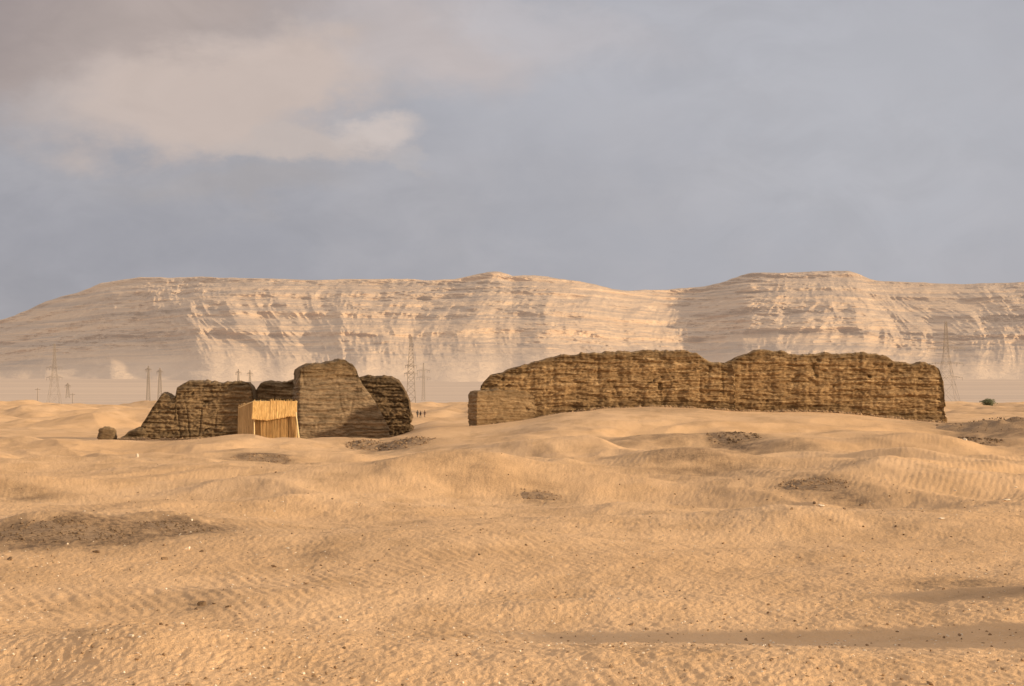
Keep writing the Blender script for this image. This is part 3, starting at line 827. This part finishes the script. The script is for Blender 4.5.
# ---- brick fallen along the feet of the ruins
def foot_rubble(label, pxa, pxb, Yf, n, spread, smax, mat):
    pts = []
    for k in range(n):
        px = random.uniform(pxa, pxb); dy = abs(random.gauss(0, spread))
        if float(pn(px/14.0, 5.5))+.15 < random.uniform(-.5, .6): continue
        y = Yf-dy+.3; x = WX(px, Yf); pts.append((x, y, gz(x, y)+.02))
    ox, oy = WX((pxa+pxb)/2, Yf), Yf
    c = chips('fallen_bricks', pts, mat, 0, .08, smax, None, (ox, oy, gz(ox, oy)))
    return tag(c, kind='stuff')
foot_rubble('', 540, 945, YW, 2600, 1.3, .75, m_brownrock)
foot_rubble('', 470, 545, YW-1.5, 160, .8, .4, m_brownrock)
foot_rubble('', 120, 235, YL+2, 700, 1.5, .8, m_brownrock)
foot_rubble('', 300, 400, YL-1, 380, 1.3, .6, m_brownrock)

# ------------------------------------------------------------------ camera, sun, sky
cam = bpy.data.cameras.new('camera'); cam.lens = 70; cam.sensor_width = 36
cam.clip_start = .5; cam.clip_end = 30000
co_ = bpy.data.objects.new('camera', cam); col.objects.link(co_)
co_.location = (0, 0, CH); co_.rotation_euler = (math.pi/2+math.atan((HY-343)/F), 0, 0)
scene.camera = co_

SUN_EL, SUN_AZ = 13.5, 70.0     # azimuth measured from "behind the camera" towards the right
sd = Vector((math.cos(R(SUN_EL))*math.sin(R(SUN_AZ)), -math.cos(R(SUN_EL))*math.cos(R(SUN_AZ)), math.sin(R(SUN_EL))))
sl = bpy.data.lights.new('sun', 'SUN'); sl.energy = 5.0; sl.angle = R(2.0); sl.color = (1.0, .78, .50)
so = bpy.data.objects.new('sun', sl); col.objects.link(so)
so.rotation_euler = (-sd).to_track_quat('-Z', 'Y').to_euler(); so.location = (200, -100, 120)

w = bpy.data.worlds.new('World'); scene.world = w; w.use_nodes = True
t = NT(w.node_tree); t.n.clear()
out = t.new('ShaderNodeOutputWorld')
sky = t.new('ShaderNodeTexSky', sky_type='NISHITA'); sky.sun_disc = False
sky.sun_elevation = R(SUN_EL); sky.sun_rotation = math.atan2(sd.x, sd.y); sky.dust_density = 3
bg1 = t.new('ShaderNodeBackground'); t.l.new(sky.outputs[0], bg1.inputs[0]); bg1.inputs[1].default_value = .10
tc = t.new('ShaderNodeTexCoord').outputs['Generated']
sx = t.new('ShaderNodeSeparateXYZ'); t.put(sx.inputs[0], tc)
az = t.math('ARCTAN2', sx.outputs[0], sx.outputs[1])
el = t.math('ARCSINE', sx.outputs[2])
cx = t.new('ShaderNodeCombineXYZ'); t.put(cx.inputs[0], az); t.put(cx.inputs[1], el)
wn = t.new('ShaderNodeTexNoise'); t.put(wn.inputs['Vector'], t.scale(tc, (18, 18, 32))); wn.inputs['Scale'].default_value = 1
wn.inputs['Detail'].default_value = 6; wn.inputs['Roughness'].default_value = .58
vm = t.new('ShaderNodeVectorMath', operation='SUBTRACT'); t.put(vm.inputs[0], wn.outputs['Color']); vm.inputs[1].default_value = (.5, .5, .5)
vs = t.new('ShaderNodeVectorMath', operation='SCALE'); t.put(vs.inputs[0], vm.outputs[0]); vs.inputs['Scale'].default_value = .06
va = t.new('ShaderNodeVectorMath', operation='ADD'); t.put(va.inputs[0], cx.outputs[0]); t.put(va.inputs[1], vs.outputs[0])
def blob(px, py, rx, ry, rot=0, vec=None, soft=(1.0, 0.25)):
    ce = ((px-512)/F, (HY-py)/F, 0)
    a = t.new('ShaderNodeVectorMath', operation='SUBTRACT'); t.put(a.inputs[0], vec or va.outputs[0]); a.inputs[1].default_value = ce
    r = t.new('ShaderNodeVectorRotate', rotation_type='Z_AXIS'); t.put(r.inputs[0], a.outputs[0]); r.inputs['Angle'].default_value = R(rot)
    m = t.new('ShaderNodeVectorMath', operation='MULTIPLY'); t.put(m.inputs[0], r.outputs[0]); m.inputs[1].default_value = (F/rx, F/ry, 0)
    l = t.new('ShaderNodeVectorMath', operation='LENGTH'); t.put(l.inputs[0], m.outputs[0])
    return t.mr(l.outputs[1], soft[0], soft[1])
def sc(r, g, b):   # display value -> linear
    return tuple(((x/255+.055)/1.055)**2.4 if x > 10 else x/255/12.92 for x in (r, g, b))
base = t.mix(t.mr(az, R(-15), R(12)), sc(162, 161, 168), sc(177, 177, 184))
base = t.mix(t.mr(el, R(0), R(4.5)), t.mix(.7, base, sc(170, 167, 170)), base)
base = t.mix(t.math('MULTIPLY', t.mr(wn.outputs['Fac'], .35, .7), .35), base, sc(186, 183, 187))
B = blob
base = t.mix(t.math('MULTIPLY', B(620, 60, 420, 130, -6), .55), base, sc(184, 184, 191))
base = t.mix(t.math('MULTIPLY', B(880, 120, 260, 190, 10), .5), base, sc(187, 187, 193))
base = t.mix(t.math('MULTIPLY', B(90, 30, 430, 120, -12), .95), base, sc(181, 166, 160))
base = t.mix(t.math('MULTIPLY', B(230, 95, 230, 75, -10, soft=(1.0, .45)), .95), base, sc(203, 186, 177))
base = t.mix(t.math('MULTIPLY', B(130, 250, 330, 75, 0, soft=(1, .1)), .5), base, sc(156, 156, 165))
base = t.mix(t.math('MULTIPLY', B(-40, 10, 190, 150, 0, soft=(1, .1)), .7), base, sc(150, 138, 138))
base = t.mix(t.math('MULTIPLY', B(440, 30, 190, 75, 8, soft=(1, .15)), .9), base, sc(197, 186, 184))
base = t.mix(t.math('MULTIPLY', B(560, 30, 170, 50, 12, soft=(1, .2)), .8), base, sc(190, 186, 190))
base = t.mix(t.math('MULTIPLY', B(300, 152, 130, 26, 6, soft=(1.0, .3)), .85), base, sc(200, 186, 179))
base = t.mix(t.math('MULTIPLY', B(372, 143, 58, 24, -4, soft=(1.0, .2)), .95), base, sc(206, 194, 189))
base = t.mix(t.math('MULTIPLY', B(410, 168, 55, 9, 4, soft=(1.0, .2)), .5), base, sc(186, 180, 180))
base = t.mix(t.math('MULTIPLY', B(250, 190, 160, 34, 0, soft=(1.0, .2)), .4), base, sc(176, 168, 166))
# broken brighter cloud overhead and behind the camera
up = t.math('MULTIPLY', t.mr(el, R(13), R(50)), 1.0)
rear = t.mr(sx.outputs[1], .25, -.9)
hi = t.mix(rear, (.78, .74, .72, 1), (1.1, .90, .68, 1))
cl = t.mix(t.mr(t.noise(t.scale(tc, (2.2, 2.2, 4)), 1, 5, .55), .35, .65), (.70, .70, .74, 1), (1.0, .98, .95, 1))
hi = t.mix(1.0, hi, cl, 'MULTIPLY')
base = t.mix(t.math('MAXIMUM', up, rear), base, hi)
tx = t.new('ShaderNodeTexNoise'); t.put(tx.inputs['Vector'], t.scale(tc, (20, 20, 36))); tx.inputs['Scale'].default_value = 1; tx.inputs['Detail'].default_value = 9; tx.inputs['Roughness'].default_value = .6; tx.inputs['Distortion'].default_value = .6
shade = t.mr(tx.outputs['Fac'], .3, .7, .955, 1.045)
cc = t.new('ShaderNodeCombineColor')
for q in range(3): t.put(cc.inputs[q], shade)
base = t.mix(t.mr(t.noise(t.scale(tc, (6, 6, 12)), 1, 3), .35, .6, .35, 1), base, t.mix(1.0, base, cc.outputs[0], 'MULTIPLY'))
base = t.mix(t.mr(el, R(0), R(-3)), base, (.35, .25, .15, 1))
bg2 = t.new('ShaderNodeBackground'); t.put(bg2.inputs[0], base); bg2.inputs[1].default_value = 1.0
mx = t.new('ShaderNodeMixShader'); mx.inputs[0].default_value = .95
t.l.new(bg1.outputs[0], mx.inputs[1]); t.l.new(bg2.outputs[0], mx.inputs[2]); t.l.new(mx.outputs[0], out.inputs[0])

scene.view_settings.view_transform = 'Standard'; scene.view_settings.look = 'None'
scene.view_settings.exposure = 0; scene.view_settings.gamma = 1
scene.cycles.use_denoising = True
scene.cycles.max_bounces = 6; scene.cycles.volume_bounces = 0
